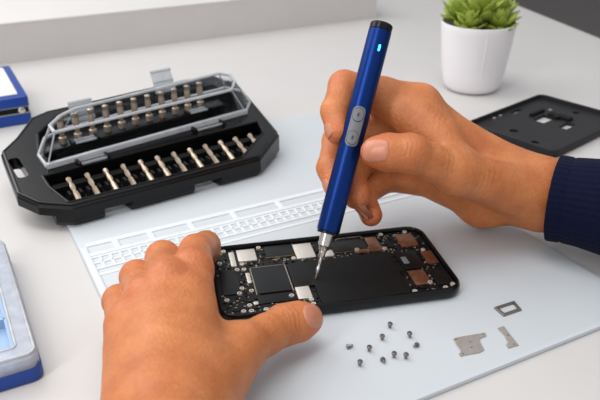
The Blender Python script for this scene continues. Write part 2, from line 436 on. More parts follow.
# ------------------------------------------------------------------ blue box behind the case (left edge)
b0 = atz(33, 123, 0)
bb = thing('blue_box', 'small blue case with a white top panel and silver catch at the far left edge', 'case', (b0.x, b0.y, 0), math.radians(28.5))
W_, D_, H_ = .16, .118, .028
bm = bmesh.new(); prism(bm, rrect(-W_, 0, 0, D_, .003, 3), 0, .0105, .0008, inset0=.0008); obj('lower_shell', bm, 'pbox', bb)
bm = bmesh.new(); prism(bm, rrect(-W_+.001, .0015, -.001, D_-.001, .003, 3), .0105, .0185); obj('dark_band', bm, 'blackm', bb)
bm = bmesh.new()
for z in (.0108, .0174): prism(bm, rrect(-W_, .0006, -.0002, D_, .003, 3), z, z+.0011)
obj('band_trim', bm, 'greyband', bb)
bm = bmesh.new(); prism(bm, rrect(-W_, 0, 0, D_, .003, 3), .0185, H_, .0014); obj('upper_shell', bm, 'pbox', bb)
bm = bmesh.new(); prism(bm, rrect(-W_+.008, .010, -.008, D_-.008, .002, 3), H_-.0002, H_+.0006); obj('top_panel', bm, 'white', bb)
bm = bmesh.new(); lathe(bm, [(.0032, 0), (.0032, .0015), (.0022, .0022)], 16, M4=Matrix.Translation((-.008, .0015, .0145)) @ Matrix.Rotation(PI/2, 4, 'X')); obj('catch', bm, 'chrome', bb)

# ------------------------------------------------------------------ clear compartment box (front left)
c0 = atz(46, 379, 0)
cx = thing('compartment_box', 'blue storage box with a clear lid over compartments at the lower left', 'storage box', (c0.x, c0.y, 0), math.radians(28))
W_, D_ = .16, .132
bm = bmesh.new(); prism(bm, rrect(-W_, 0, 0, D_, .006, 4), 0, .0085, .0008, inset0=.001)
base = obj('box_base', bm, 'pbox', cx)
bm = bmesh.new(); prism(bm, rrect(-W_+.003, .003, -.003, D_-.003, .004, 4), .0085, .0095); obj('tray_floor', bm, 'tray', cx)
bm = bmesh.new()
for y in (.042, .082): box(bm, -W_+.004, y-.0008, .0095, -.012, y+.0008, .0155)
for x in (-.012, -.05, -.09, -.125): box(bm, x-.0008, .004, .0095, x+.0008, D_-.004, .0155)
obj('divider', bm, 'tray', cx)
bm = bmesh.new()
def lidr(i): return rrect(-W_+.0006+i, .0006+i, -.0006-i, D_-.0006-i, max(.006-i, .0022), 4)
P0 = lidr(0); P1 = lidr(.0105)
ring_loft(bm, [[(x, y, .0088) for x, y in P0], [(x, y, .0152) for x, y in P0], [(x, y, .0172) for x, y in lidr(.0018)], [(x, y, .0172) for x, y in lidr(.0095)], [(x, y, .0160) for x, y in P1]], (False, False))
lo = obj('lid_border', bm, 'cleartop', cx); sd = lo.modifiers.new('s', 'SOLIDIFY'); sd.thickness = .001
bm = bmesh.new(); prism(bm, P1, .0152, .0161); obj('lid_window', bm, 'clear', cx)
bm = bmesh.new()
for off, z in ((.0016, .0171), (.0098, .0171)):
    Q = [(x, y, z) for x, y in lidr(off)]
    for a_, b_ in zip(Q, Q[1:]+Q[:1]): tube(bm, [a_, b_], .0008, 6)
obj('lid_edge', bm, 'glintrim', cx)
# ------------------------------------------------------------------ phone
PY = math.radians(12.0); PL, PW = .1495, .080; PH = .0078
pc = sum((atz(*p, MZ+PH) for p in ((209, 247), (419, 223.5), (469, 291.5), (225, 314.5))), Vector())/4
pc.x -= .0016
ph = thing('phone', 'opened black smartphone with its circuit board and battery exposed on the mat', 'phone', (pc.x, pc.y, MZ), PY)
phm = Matrix.LocRotScale(Vector((pc.x, pc.y, MZ)), Matrix.Rotation(PY, 3, 'Z').to_quaternion(), None); phi = phm.inverted()
ZF = .0045                                                         # inner floor
def loc(u, v, z=ZF+.001):
    return phi @ atz(u, v, MZ+z)
def rect(q, z=ZF+.001):
    P = [loc(*p, z) for p in q]      # tl, tr, br, bl
    return ((P[0].x+P[3].x)/2, (P[2].y+P[3].y)/2, (P[1].x+P[2].x)/2, (P[0].y+P[1].y)/2)
def clampr(r, e=.004):
    return (max(r[0], -PL/2+e), max(r[1], -PW/2+e), min(r[2], PL/2-e), min(r[3], PW/2-e))
bm = bmesh.new()
O = rrect(-PL/2, -PW/2, PL/2, PW/2, .0120, 8)
def rg(off, z): return [(x, y, z) for x, y in offset(O, off)]
ring_loft(bm, [rg(-.0022, 0), rg(-.0006, .0012), rg(0, .003), rg(0, .0052), rg(-.0004, .0066), rg(-.0012, .0076), rg(-.0024, .0078), rg(-.0028, .0072), rg(-.0030, ZF), rg(-.0060, ZF)])
obj('housing', bm, 'rim', ph)
bm = bmesh.new()
O2 = offset(O, -.0032); prism(bm, O2, ZF-.0005, ZF+.0004); obj('circuit_board', bm, 'pcb', ph)

def plate(name, q, m, h=.0012, r=.0006, z0=ZF+.0003, bev=.0002, parent=ph, label=None):
    x0, y0, x1, y1 = clampr(rect(q, h+z0)); bm = bmesh.new()
    prism(bm, rrect(x0, y0, x1, y1, min(r, (x1-x0)/2.1, (y1-y0)/2.1), 3), z0, z0+h, bev)
    o = obj(name, bm, m, parent)
    if label: o['label'] = label
    return o, (x0, y0, x1, y1, z0+h)
def trim(r, m, w=.0005, parent=None, sides='tblr'):
    x0, y0, x1, y1, z = r; bm = bmesh.new(); z -= .0006
    if 't' in sides: box(bm, x0-w, y1, z-.0006, x1+w, y1+w, z+.0003)
    if 'b' in sides: box(bm, x0-w, y0-w, z-.0006, x1+w, y0, z+.0003)
    if 'l' in sides: box(bm, x0-w, y0-w, z-.0006, x0, y1+w, z+.0003)
    if 'r' in sides: box(bm, x1, y0-w, z-.0006, x1+w, y1+w, z+.0003)
    return obj('chip_trim', bm, m, parent)

plate('battery', [(306, 261), (388, 252), (412, 292), (321, 303)], 'batt', .0017, .0015, bev=.0004, label='large matt black battery')
o, r = plate('chip', [(250.5, 267.5), (284.8, 264.5), (292, 289.5), (257, 293.5)], 'chip', .0014, label='large square black chip'); trim(r, 'smd', .0006, o, 'tlr')
o, r = plate('chip', [(263.7, 246.8), (291.3, 243.8), (295.5, 254.3), (266.2, 256.8)], 'chip', .0012); trim(r, 'gold', .0006, o, 'br')
plate('chip', [(218.5, 271), (235, 269), (243, 292), (224, 296)], 'chip', .0009)
plate('flex_cover', [(287, 264), (311, 261), (316, 285), (294, 287)], 'chipd', .0016, .001, label='black folded flex cover')
plate('chip', [(312.7, 243.5), (326, 242.5), (330, 250), (316, 251)], 'chipd', .0012)
o, r = plate('chip', [(329.4, 241.8), (362, 238.5), (367, 246.5), (335, 254.5)], 'chip', .0011); trim(r, 'gold', .0005, o, 'b')
plate('chip', [(257, 295), (296, 291), (298, 299), (259, 304)], 'chipd', .0008)
plate('shield_plate', [(235.2, 250.1), (252.8, 249), (258.6, 259), (239.4, 261.9)], 'nickel', .0014, label='large silver shield plate')
plate('shield_plate', [(228.1, 252.6), (233.2, 251.8), (237.2, 265.2), (231.5, 266.9)], 'nickel', .0013, label='narrow silver shield plate')
plate('shield_plate', [(245.4, 273), (249.6, 272.4), (251.6, 282.4), (247.6, 283)], 'nickel', .001)
plate('shield_plate', [(295, 287), (309, 285.4), (312.4, 297), (298.6, 299)], 'nickel', .0015, label='square silver shield plate below the flex cover')
plate('shield_plate', [(292.6, 244.3), (310.2, 242.7), (316, 256), (296.8, 258.9)], 'nickel', .0011, label='pale silver plate beside the screwdriver tip')
plate('shield_plate', [(322.7, 251), (332, 249.4), (334.5, 255.2), (325.3, 256.5)], 'nickel', .001)
plate('shield_plate', [(253, 301.5), (258, 301), (259, 304), (254, 304.5)], 'nickel', .001)
plate('copper_plate', [(366, 237.3), (377.5, 236.3), (381, 250), (370, 251.5)], 'copper', .0011)
plate('copper_plate', [(356, 248.6), (369, 246.6), (370.5, 251.2), (357.5, 252.8)], 'copper', .00105)
o, r = plate('copper_plate', [(395.5, 234.5), (412, 232.5), (417, 243.8), (401, 247.5)], 'copper', .0012)
plate('copper_plate', [(421, 251), (434, 250), (440, 261), (427.5, 264)], 'copper', .0012)
plate('copper_plate', [(409, 271), (422.5, 269), (432.5, 282.5), (415, 285)], 'copper', .0013)
o, r = plate('camera_module', [(394, 252.5), (417, 250), (422, 266), (405, 270)], 'chipd', .0014)
plate('connector', [(401, 257), (406, 256), (409, 262.5), (404, 264)], 'pbtn', .0003, z0=ZF+.0017, parent=o)
plate('speaker_box', [(431, 271), (445, 270), (450, 282.5), (436, 285)], 'chipd', .0014)
plate('antenna_strip', [(335, 237.4), (360, 234.8), (361, 236), (336, 238.6)], 'smd', .0008)
# screws along the board
SC = [(239.5, 294), (242, 289), (251.5, 291.3), (244, 270), (249.6, 306), (243.6, 312), (251.5, 311.6), (266, 310), (291.6, 296), (311.5, 300), (313.6, 304.4),
      (237, 270.3), (257.8, 246.2), (293.6, 258.6), (241.9, 264.8), (236.8, 270.2), (242.7, 288.7), (216.7, 253), (223, 250.3), (379.5, 233), (384.5, 248.8),
      (357, 250), (416.2, 293.6), (430, 282.5), (446.2, 288.6), (453.7, 284.2), (227, 301), (219.5, 264), (423, 250), (404, 231.5)]
first = None
used = []
for u, v in SC:
    p = loc(u, v)
    p.x = min(max(p.x, -PL/2+.0055), PL/2-.0055); p.y = min(max(p.y, -PW/2+.0055), PW/2-.0055)
    if any((p-q).length < .0022 for q in used): continue
    used.append(p)
    if first is None:
        bm = bmesh.new(); lathe(bm, [(.0016, 0), (.0016, .0011), (.00145, .0014), (.0008, .0014), (.0007, .0004)], 16)
        first = obj('board_screw', bm, 'nickel', ph); o = first
    else:
        o = first.copy(); COL.objects.link(o); o.parent = ph
    o.location = (p.x, p.y, ZF+.0004)
# tiny soldered components: beyond counting at this size
bm = bmesh.new()
taken = [clampr(rect(q)) for q in ([(306, 261), (388, 252), (412, 292), (321, 303)], [(250.5, 267.5), (284.8, 264.5), (292, 289.5), (257, 293.5)],
    [(263.7, 246.8), (291.3, 243.8), (295.5, 254.3), (266.2, 256.8)], [(218.5, 271), (235, 269), (243, 292), (224, 296)], [(287, 264), (311, 261), (316, 285), (294, 287)],
    [(329.4, 241.8), (362, 238.5), (367, 246.5), (335, 254.5)], [(257, 295), (296, 291), (298, 299), (259, 304)],
    [(235.2, 250.1), (252.8, 249), (258.6, 259), (239.4, 261.9)], [(228.1, 252.6), (233.2, 251.8), (237.2, 265.2), (231.5, 266.9)],
    [(292.6, 244.3), (310.2, 242.7), (316, 256), (296.8, 258.9)], [(394, 252.5), (417, 250), (422, 266), (405, 270)], [(431, 271), (445, 270), (450, 282.5), (436, 285)])]
bm2 = bmesh.new()
for i in range(1700):
    x = random.uniform(-PL/2+.005, PL/2-.005); y = random.uniform(-PW/2+.005, PW/2-.005)
    if any(r[0]-.0008 < x < r[2]+.0008 and r[1]-.0008 < y < r[3]+.0008 for r in taken): continue
    
    w, h = random.choice(((.0005, .0003), (.0003, .0006), (.0007, .0004), (.0011, .0008), (.0008, .0013)))
    big = w*h > 5e-7
    box(bm2 if (big or random.random() < .36) else bm, x-w, y-h, ZF+.0003, x+w, y+h, ZF+random.uniform(.0007, .0012))
o = obj('soldered_component', bm, 'smd', ph, False); o['kind'] = 'stuff'
o = obj('dark_component', bm2, 'chipd', ph, False); o['kind'] = 'stuff'

# ------------------------------------------------------------------ electric screwdriver pen
tip = atz(315.5, 279, MZ+ZF+.0021); dt = (tip-CAM).dot(FWD)
top = atd(382, 24, dt+.004)
ax = (top-tip).normalized(); LEN = (top-tip).length
yv = -(CAM-tip); yv = (yv-ax*yv.dot(ax)).normalized()               # local +y away from the viewer
xv = yv.cross(ax)
pen = thing('electric_screwdriver', 'slim blue metal electric screwdriver pen held upright with its bit on the phone', 'screwdriver', tip)
pen.rotation_euler = Matrix((xv, yv, ax)).transposed().to_euler()
RB = .0072
sc = LEN/.160
bm = bmesh.new(); lathe(bm, [(RB-.0012, .030), (RB-.0003, .0303), (RB, .0312), (RB, LEN-.0048), (RB-.0003, LEN-.0045)], 48); obj('barrel', bm, 'blue', pen)
bm = bmesh.new(); lathe(bm, [(RB-.0004, LEN-.0045), (RB-.0001, LEN-.0042), (RB-.0001, LEN-.0008), (RB-.0008, LEN), (RB-.0022, LEN+.0002)], 40); obj('end_cap', bm, 'rim', pen)
bm = bmesh.new(); lathe(bm, [(RB-.0016, .0286), (RB-.0006, .0288), (RB-.0006, .0300), (RB-.0012, .0302)], 40); obj('collar_ring', bm, 'rim', pen)
bm = bmesh.new(); lathe(bm, [(.0018, .0135), (.0020, .0138), (.0022, .0178), (.0027, .0182), (.0031, .0205), (.0038, .0212), (.0042, .0286)], 32); obj('chuck', bm, 'chrome', pen)
bm = bmesh.new(); lathe(bm, [(.00025, 0), (.0006, .0008), (.0007, .0035), (.0012, .0045), (.0012, .0075), (.0008, .0085), (.0011, .0095), (.0011, .0136)], 12); obj('bit', bm, 'chrome', pen)
def on_barrel(name, z0, z1, w, lift, m, parent, xo=0, r=.0032):
    # rounded patch wrapped on the barrel, facing local -y
    bm = bmesh.new(); r = min(r, w/2.02, (z1-z0)/2.02); nz_, nx = 18, 8
    zs = [z0+(z1-z0)*(.5-.5*math.cos(PI*k/(nz_-1))) for k in range(nz_)]; G = []
    for z in zs:
        e = max(0, r-min(z-z0, z1-z)); hw = w/2-r+math.sqrt(max(0, r*r-e*e)); hw = max(hw, w*.12)
        row = []
        for k in range(nx+1):
            a = (-hw+2*hw*k/nx)/RB+xo; row.append(bm.verts.new(((RB+lift)*math.sin(a), -(RB+lift)*math.cos(a), z)))
        G.append(row)
    for a, b in zip(G[:-1], G[1:]):
        for k in range(nx): bm.faces.new((a[k], a[k+1], b[k+1], b[k]))
    ed = [e for e in bm.edges if e.is_boundary]
    ex = bmesh.ops.extrude_edge_only(bm, edges=ed)
    for v in [g for g in ex['geom'] if isinstance(g, bmesh.types.BMVert)]:
        q = Vector((v.co.x, v.co.y)).normalized()*(RB-.0004); v.co.x, v.co.y = q
    return obj(name, bm, m, parent)
zc = .0945*sc
pan = on_barrel('button_panel', zc-.0125, zc+.0125, .0080, .0004, 'pbtn', pen, 0)
for z, up in ((zc+.0072, 1), (zc-.0072, -1)):
    on_barrel('button_outline', z-.0044, z+.0044, .0066, .00055, 'pline', pan)
    bt = on_barrel('button', z-.0040, z+.0040, .0059, .0009, 'pbtn', pan)
    on_barrel('button_mark', z-.0012, z+.0012, .0010, .00105, 'pline', bt)
on_barrel('indicator_light', LEN*.885, LEN*.885+.0042, .0014, .0003, 'led', pen, .28)

# ------------------------------------------------------------------ loose screws and brackets
SP = [(353, 346, 'tiny steel screw at the far left of the loose screws'), (369, 349.5, 'tiny steel screw second from the left of the loose screws'),
      (359.5, 364, 'tiny steel screw at the lower left, nearest the viewer'), (382, 338, 'tiny steel screw just below the topmost loose screw'),
      (389.5, 326, 'topmost tiny steel screw, closest to the phone'), (410, 336, 'tiny steel screw at the upper right of the loose screws'),
      (413.5, 347, 'rightmost tiny steel screw of the loose screws'), (384, 363, 'tiny steel screw at the bottom middle of the loose screws'),
      (393.7, 356, 'left one of the two close-set screws in the lower right of the scatter'), (405.6, 357, 'right one of the two close-set screws in the lower right of the scatter')]
proto = None
for i, (u, v, l) in enumerate(SP):
    if proto is None:
        bm = bmesh.new(); lathe(bm, [(.0003, 0), (.0008, .0004), (.0008, .0022), (.0014, .0023), (.0015, .0027), (.0014, .0034), (.0011, .0037), (.0005, .0037), (.0003, .0032)], 14)
        proto = obj('loose_screw', bm, 'screw', angle=30); o = proto
    else: o = proto.copy(); COL.objects.link(o)
    p = atz(u, v+1.5, MZ)
    if i in (0, 6, 7):     # lying on its side
        o.rotation_euler = (0, PI/2+.25, random.uniform(0, 6)); o.location = (p.x, p.y, MZ+.0017)
    else:                  # standing on its tip, leaning
        o.rotation_euler = (random.uniform(-.15, .15), random.uniform(-.15, .15), random.random()); o.location = (p.x, p.y, MZ)
    tag(o, l, 'screw', 'loose screws on the mat')

def flat_piece(name, px, h, m, label, cat, holes=(), hr=.0009):
    c = sum((atz(u, v, MZ) for u, v in px), Vector())/len(px)
    bm = bmesh.new(); P = [(atz(u, v, MZ)-c) for u, v in px]; P = [(p.x, p.y) for p in P]
    ar = sum(P[i-1][0]*P[i][1]-P[i][0]*P[i-1][1] for i in range(len(P)))
    if ar < 0: P = P[::-1]
    prism(bm, P, 0, h, .00015, 1)
    o = obj(name, bm, m); o.location = c
    cs = []
    for u, v in holes:
        q = atz(u, v, MZ)-c; bm = bmesh.new()
        lathe(bm, [(hr, -.01), (hr, .01)], 10); k = obj('cutter', bm, m); k.location = c+Vector((q.x, q.y, 0)); cs.append(k)
    bpy.context.view_layer.update()
    if cs: boolean(o, cs)
    return tag(o, label, cat)
flat_piece('metal_bracket', [(453, 340), (457, 338.2), (485, 333.5), (486, 336.8), (480, 339), (479.5, 342), (484, 350.5), (480, 353), (465, 355.8), (460.5, 357), (459, 354.6), (461, 352.4)],
           .0008, 'bracket', 'larger flat steel bracket lying on the mat right of the loose screws', 'bracket', [(456, 340.3), (483, 335.3), (463, 354.6), (470, 343), (471.5, 348.5)], .0006)
flat_piece('metal_bracket', [(497.5, 329), (503.5, 326.8), (509, 334), (514, 340.5), (518.5, 345.8), (508, 348.8), (505.8, 345), (508, 343.6), (504.5, 336.5)],
           .0008, 'bracket', 'smaller narrow steel bracket below the square frame', 'bracket', [(514, 345.2), (508, 336.5)], .0006)
fp = [(494, 308.5), (514, 302), (521.5, 310.8), (503.5, 317)]
c = sum((atz(u, v, MZ) for u, v in fp), Vector())/4
P = [((atz(u, v, MZ)-c).x, (atz(u, v, MZ)-c).y) for u, v in fp][::-1]
bm = bmesh.new(); prism(bm, P, 0, .0012, .0002, 1)
o = obj('square_frame', bm, 'screw'); o.location = c
bm = bmesh.new(); prism(bm, offset(P, -.0017), -.01, .01); k = obj('cutter', bm, 'screw'); k.location = c
bpy.context.view_layer.update(); boolean(o, [k])
tag(o, 'small dark steel square frame lying on the mat at the right', 'frame')

# ------------------------------------------------------------------ black back plate
pq = [atz(u, v, .008) for u, v in ((480, 118), (550, 91), (613, 119), (540, 155))]
c = (pq[1]+pq[3])/2; c.x += .002
yaw = math.atan2(pq[1].y-pq[0].y, pq[1].x-pq[0].x)
bp = thing('back_plate', 'black plastic device back cover lying on the desk beside the plant pot', 'cover', (c.x, c.y, 0), yaw)
bpm = Matrix.LocRotScale(Vector((c.x, c.y, 0)), Matrix.Rotation(yaw, 3, 'Z').to_quaternion(), None).inverted()
hx, hy = .0645, .0480
O = rrect(-hx, -hy, hx, hy, .008, 5)
bm = bmesh.new()
def rg(off, z): return [(x, y, z) for x, y in offset(O, off)]
ring_loft(bm, [rg(-.002, 0), rg(-.0003, .0015), rg(0, .003), rg(0, .0072), rg(-.0006, .008), rg(-.0016, .008), rg(-.002, .0072), rg(-.0022, .0036), rg(-.004, .0032)])
plate_o = obj('cover_panel', bm, 'plate', bp)
cs = []
def bloc(u, v, z=.003): return bpm @ atz(u, v, z)
def brect(q):
    P = [bloc(*p) for p in q]; xs = [p.x for p in P]; ys = [p.y for p in P]
    return (sum(xs)-0)/4, sum(ys)/4
for (u, v, w, h) in ((544, 119, .011, .0065), (567, 126, .009, .0045), (516, 111.5, .008, .0028)):
    p = bloc(u, v)
    cs.append(cutter(rrect(p.x-w, p.y-h, p.x+w, p.y+h, .001, 2), -.01, .02, bp))
for (u, v, r) in ((514, 131, .0042), (535, 142.4, .0036), (576, 113, .0036), (560, 95.5, .003)):
    p = bloc(u, v); bm = bmesh.new(); lathe(bm, [(r, .0012), (r, .02)], 18); k = obj('cutter', bm, 'plate'); k.parent = bp; k.location = (p.x, p.y, 0); cs.append(k)
bpy.context.view_layer.update(); boolean(plate_o, cs); plate_o.parent = bp
bm = bmesh.new()
for (u, v, w, h) in ((537, 114, .012, .002), (560, 118, .004, .012), (556, 119, .0025, .0025)):
    p = bloc(u, v); prism(bm, rrect(p.x-w, p.y-h, p.x+w, p.y+h, .001, 2), .003, .0062, .0004)
obj('stiffening_rib', bm, 'blackm', bp)
for (u, v) in ((494, 119), (500, 116.5), (550, 111), (557, 114.5)):
    p = bloc(u, v); bm = bmesh.new(); lathe(bm, [(.0018, .003), (.0018, .0045), (.001, .0048)], 12, M4=Matrix.Translation((p.x, p.y, 0))); obj('stud', bm, 'chrome', bp)

# ------------------------------------------------------------------ potted succulent
p0 = atz(471, 88, 0)
pt = thing('potted_succulent', 'small green succulent in a white ceramic pot at the back of the desk', 'plant', (p0.x, p0.y, 0))
bm = bmesh.new()
lathe(bm, [(.0235, 0), (.0270, .0012), (.0300, .0045), (.0322, .010), (.0342, .020), (.0372, .045), (.0394, .068), (.0400, .0735), (.0397, .0750), (.0384, .0750), (.0372, .073), (.036, .06), (.033, .055)], 56)
obj('pot', bm, 'pot', pt)
bm = bmesh.new(); tube(bm, [(.0010, -.0341, .020), (.0012, -.0371, .045), (.0014, -.0393, .068)], .0007, 6); obj('pot_seam', bm, 'pot', pt)
bm = bmesh.new(); lathe(bm, [(.03, .058), (.0358, .062), (.03, .066), (.012, .067)], 32); obj('soil', bm, 'soil', pt)
bm = bmesh.new()
def leaf(bm, base, az, el, L, w):
    d = Vector((math.cos(az)*math.cos(el), math.sin(az)*math.cos(el), math.sin(el)))
    s = Vector((-math.sin(az), math.cos(az), 0)); nn = s.cross(d)*-1
    rings = []
    for t, ww in ((0, .35), (.2, .62), (.45, .95), (.65, 1), (.82, .75), (.93, .38), (1, .06)):
        c = base+d*(L*t)+Vector((0, 0, 1))*(L*.22*t*t)
        rings.append([c+s*(w*ww*math.cos(2*PI*k/8))+nn*(w*.38*ww*math.sin(2*PI*k/8)) for k in range(8)])
    ring_loft(bm, rings)
for rx, ry, rz, sc_ in ((0, -.004, .076, 1.1), (-.02, .008, .073, .9), (.022, .004, .073, .95), (.0, .022, .076, 1.0), (-.014, -.019, .069, .7), (.018, -.018, .069, .75)):
    n = 0
    for ringn, (cnt, el, L) in enumerate(((8, .22, .027), (7, .62, .025), (5, 1.0, .021), (3, 1.3, .016))):
        for k in range(cnt):
            az = 2*PI*k/cnt+ringn*.4+rx*40+random.uniform(-.15, .15)
            leaf(bm, Vector((rx, ry, rz+ringn*.003)), az, el+random.uniform(-.12, .12), L*sc_*random.uniform(.9, 1.1), .0066*sc_)
obj('foliage', bm, 'leaf', pt)

# ------------------------------------------------------------------ hands: one smooth implicit surface each
def smin(a, b, k):
    h = np.clip(.5+.5*(b-a)/k, 0, 1); return b+(a-b)*h-k*h*(1-h)
def capsule(P, a, b, ra, rb):
    a = np.asarray(a, dtype=np.float64); b = np.asarray(b, dtype=np.float64); ba = b-a; pa = P-a
    t = np.clip(pa@ba/max(ba@ba, 1e-12), 0, 1)
    return np.linalg.norm(pa-t[:, None]*ba, axis=1)-(ra+(rb-ra)*t)
class Hand:
    def __init__(s): s.palm = []; s.fing = []; s.kp = .012; s.kf = .007
    def f(s, P):
        pm = None
        for a, b, ra, rb in s.palm:
            d = capsule(P, a, b, ra, rb); pm = d if pm is None else smin(pm, d, s.kp)
        tot = pm
        for ch in s.fing:
            c = None
            for (a, ra), (b, rb) in zip(ch[:-1], ch[1:]):
                d = capsule(P, a, b, ra, rb); c = d if c is None else smin(c, d, .0035)
            tot = smin(tot, smin(pm, c, s.kf), .0008)
        return tot
    def mesh(s, h=.0009):
        pts = [np.array(p) for a, b, _, _ in s.palm for p in (a, b)]+[np.array(p) for ch in s.fing for p, _ in ch]
        pts = np.array(pts); lo = pts.min(0)-.035; hi = pts.max(0)+.035
        B = 8; nb = np.ceil((hi-lo)/(h*B)).astype(int); n = nb*B
        g = [lo[i]+h*B*(np.arange(nb[i])+.5)-h*.5 for i in range(3)]
        C = np.stack(np.meshgrid(*g, indexing='ij'), -1).reshape(-1, 3)
        fc = s.f(C); near = np.abs(fc) < h*B*1.25
        Fv = np.where(fc > 0, 1., -1.).reshape(nb)
        Fv = np.repeat(np.repeat(np.repeat(Fv, B, 0), B, 1), B, 2)
        off = np.stack(np.meshgrid(*[np.arange(B)]*3, indexing='ij'), -1).reshape(-1, 3)
        bi = np.argwhere(near.reshape(nb))
        for k in range(0, len(bi), 400):
            idx = (bi[k:k+400, None, :]*B+off[None]).reshape(-1, 3)
            Fv[idx[:, 0], idx[:, 1], idx[:, 2]] = s.f(lo+h*idx)
        sg = Fv < 0
        # surface nets
        acc = np.zeros(tuple(n-1)+(3,)); cnt = np.zeros(tuple(n-1))
        quads_src = []
        for ax_ in range(3):
            sl0 = [slice(None)]*3; sl1 = [slice(None)]*3
            sl0[ax_] = slice(0, -1); sl1[ax_] = slice(1, None)
            cr = np.argwhere(sg[tuple(sl0)] != sg[tuple(sl1)])
            e = np.zeros(3, int); e[ax_] = 1
            f0 = Fv[cr[:, 0], cr[:, 1], cr[:, 2]]; c1 = cr+e; f1 = Fv[c1[:, 0], c1[:, 1], c1[:, 2]]
            t = f0/(f0-f1); P = cr.astype(float); P[:, ax_] += t
            o1 = np.zeros(3, int); o2 = np.zeros(3, int); o1[(ax_+1) % 3] = 1; o2[(ax_+2) % 3] = 1
            cells = [cr, cr-o1, cr-o1-o2, cr-o2]
            for c in cells:
                np.add.at(acc, (c[:, 0], c[:, 1], c[:, 2]), P); np.add.at(cnt, (c[:, 0], c[:, 1], c[:, 2]), 1)
            quads_src.append((cells, f0 < 0))
        idx = -np.ones(tuple(n-1), int); on = cnt > 0; idx[on] = np.arange(on.sum())
        V = lo+h*(acc[on]/cnt[on][:, None])
        Q = []
        for cells, inside in quads_src:
            q = np.stack([idx[c[:, 0], c[:, 1], c[:, 2]] for c in cells], 1)
            q[~inside] = q[~inside][:, ::-1]; Q.append(q)
        Q = np.concatenate(Q)
        for _ in range(2):
            d = s.f(V); G = s.grad(V); V = V-G*np.clip(d, -h, h)[:, None]
        return V, Q
    def grad(s, V, e=.0004):
        G = np.stack([s.f(V+np.eye(3)[i]*e)-s.f(V-np.eye(3)[i]*e) for i in range(3)], 1)
        return G/np.maximum(np.linalg.norm(G, axis=1), 1e-9)[:, None]

def make_hand(hand, origin, joints, tips, wrinkles, label):
    V, Q = hand.mesh()
    G = hand.grad(V, .0015)
    for pt_, axd, dors, R, amp, lam in wrinkles:
        d = V-np.array(pt_); sdist = d@np.array(axd)
        w = np.exp(-(sdist/(R*.45))**2)*np.clip(G@np.array(dors), 0, 1)*np.exp(-np.maximum(0, np.linalg.norm(d, axis=1)-R)**2/(.003**2))
        side = np.cross(axd, dors); ph_ = d@side
        V = V+G*(amp*w*np.cos(2*PI*(sdist+.0006*np.sin(ph_*500))/lam))[:, None]
    bl = np.zeros(len(V))
    for p, R, k in joints: bl = np.maximum(bl, k*np.exp(-(np.linalg.norm(V-np.array(p), axis=1)/R)**2))
    me = bpy.data.meshes.new('hand')
    me.from_pydata((V-np.array(origin)).tolist(), [], Q.tolist()); me.update()
    at = me.attributes.new('blush', 'FLOAT', 'POINT'); at.data.foreach_set('value', bl.astype(np.float32))
    me.materials.append(M['skin']); me.shade_smooth()
    o = bpy.data.objects.new('hand', me); COL.objects.link(o); o.location = origin
    tag(o, label, 'hand')
    bv = BVHTree.FromPolygons([Vector(v) for v in V], Q.tolist())
    for base, end, dors, L, w in tips:
        base, end, dors = Vector(base), Vector(end), Vector(dors); a = (end-base).normalized()
        dors = (dors-a*dors.dot(a)).normalized(); sd = a.cross(dors)
        bm = bmesh.new(); nu, nv = 11, 13; top_ = []; bot = []
        for i in range(nv):
            t = -1+2*i/(nv-1); rt = []; rb = []
            for j in range(nu):
                s_ = -1+2*j/(nu-1)
                # rounded-square disc
                xx = s_*math.sqrt(max(0, 1-abs(t)**4*.62)); yy = t*math.sqrt(max(0, 1-abs(s_)**4*.45))
                p = end+a*(yy*L/2)+sd*(xx*w/2)
                hit = bv.ray_cast(p+dors*.02, -dors, .04)
                q, nr = (hit[0], hit[1]) if hit[0] is not None else (p, dors)
                edge = max(abs(s_), abs(t))
                lift = .00045 if edge < .95 else -.0002
                if t > .7: lift += .0004*(t-.7)/.3
                rt.append(bm.verts.new(q+dors*lift-Vector(origin)))
            top_.append(rt)
        for i in range(nv-1):
            for j in range(nu-1): bm.faces.new((top_[i][j], top_[i][j+1], top_[i+1][j+1], top_[i+1][j]))
        no = obj('nail', bm, 'nail', o)
        sdf = no.modifiers.new('s', 'SOLIDIFY'); sdf.thickness = .0005
    return o
def T(p): return tuple(p)
def bone_report(nm, pts):
    print(nm, ' '.join('%.0f' % (1000*(Vector(a)-Vector(b)).length) for a, b in zip(pts[:-1], pts[1:])))

# left hand, steadying the phone
H = Hand()
W = atz(169, 416, .040); FA = atz(172, 560, .055)
iM = atz(192, 269, .052); mM = atz(167, 281, .054); rM = atz(146, 298, .050); pM = atz(127, 322, .043)
iP = atz(196, 251, .042); iD = atz(206, 245, .030); iT = atz(209, 251, .0175)
mP = atz(163, 258, .040); mD = atz(172, 266, .021); mT = atz(184, 275, .012)
rP = atz(137, 277, .038); rD = atz(146, 290, .019); rT = atz(160, 299, .011)
pP = atz(119, 301, .032); pD = atz(129, 312, .017); pT = atz(145, 318, .011)
tC = atz(200, 392, .033); tM = atz(242, 347, .028); tI = atz(284, 325, .0225); tT = atz(308, 319, .0205)
for nm, pts in (('L index', (W, iM, iP, iD, iT)), ('L middle', (W, mM, mP, mD, mT)), ('L ring', (W, rM, rP, rD, rT)), ('L pinky', (W, pM, pP, pD, pT)), ('L thumb', (tC, tM, tI, tT))):
    bone_report(nm, pts)
dn = Vector((0, 0, -1))
Wl = W+Vector((-.012, .004, -.002)); Wr = W+Vector((.008, .004, -.002))
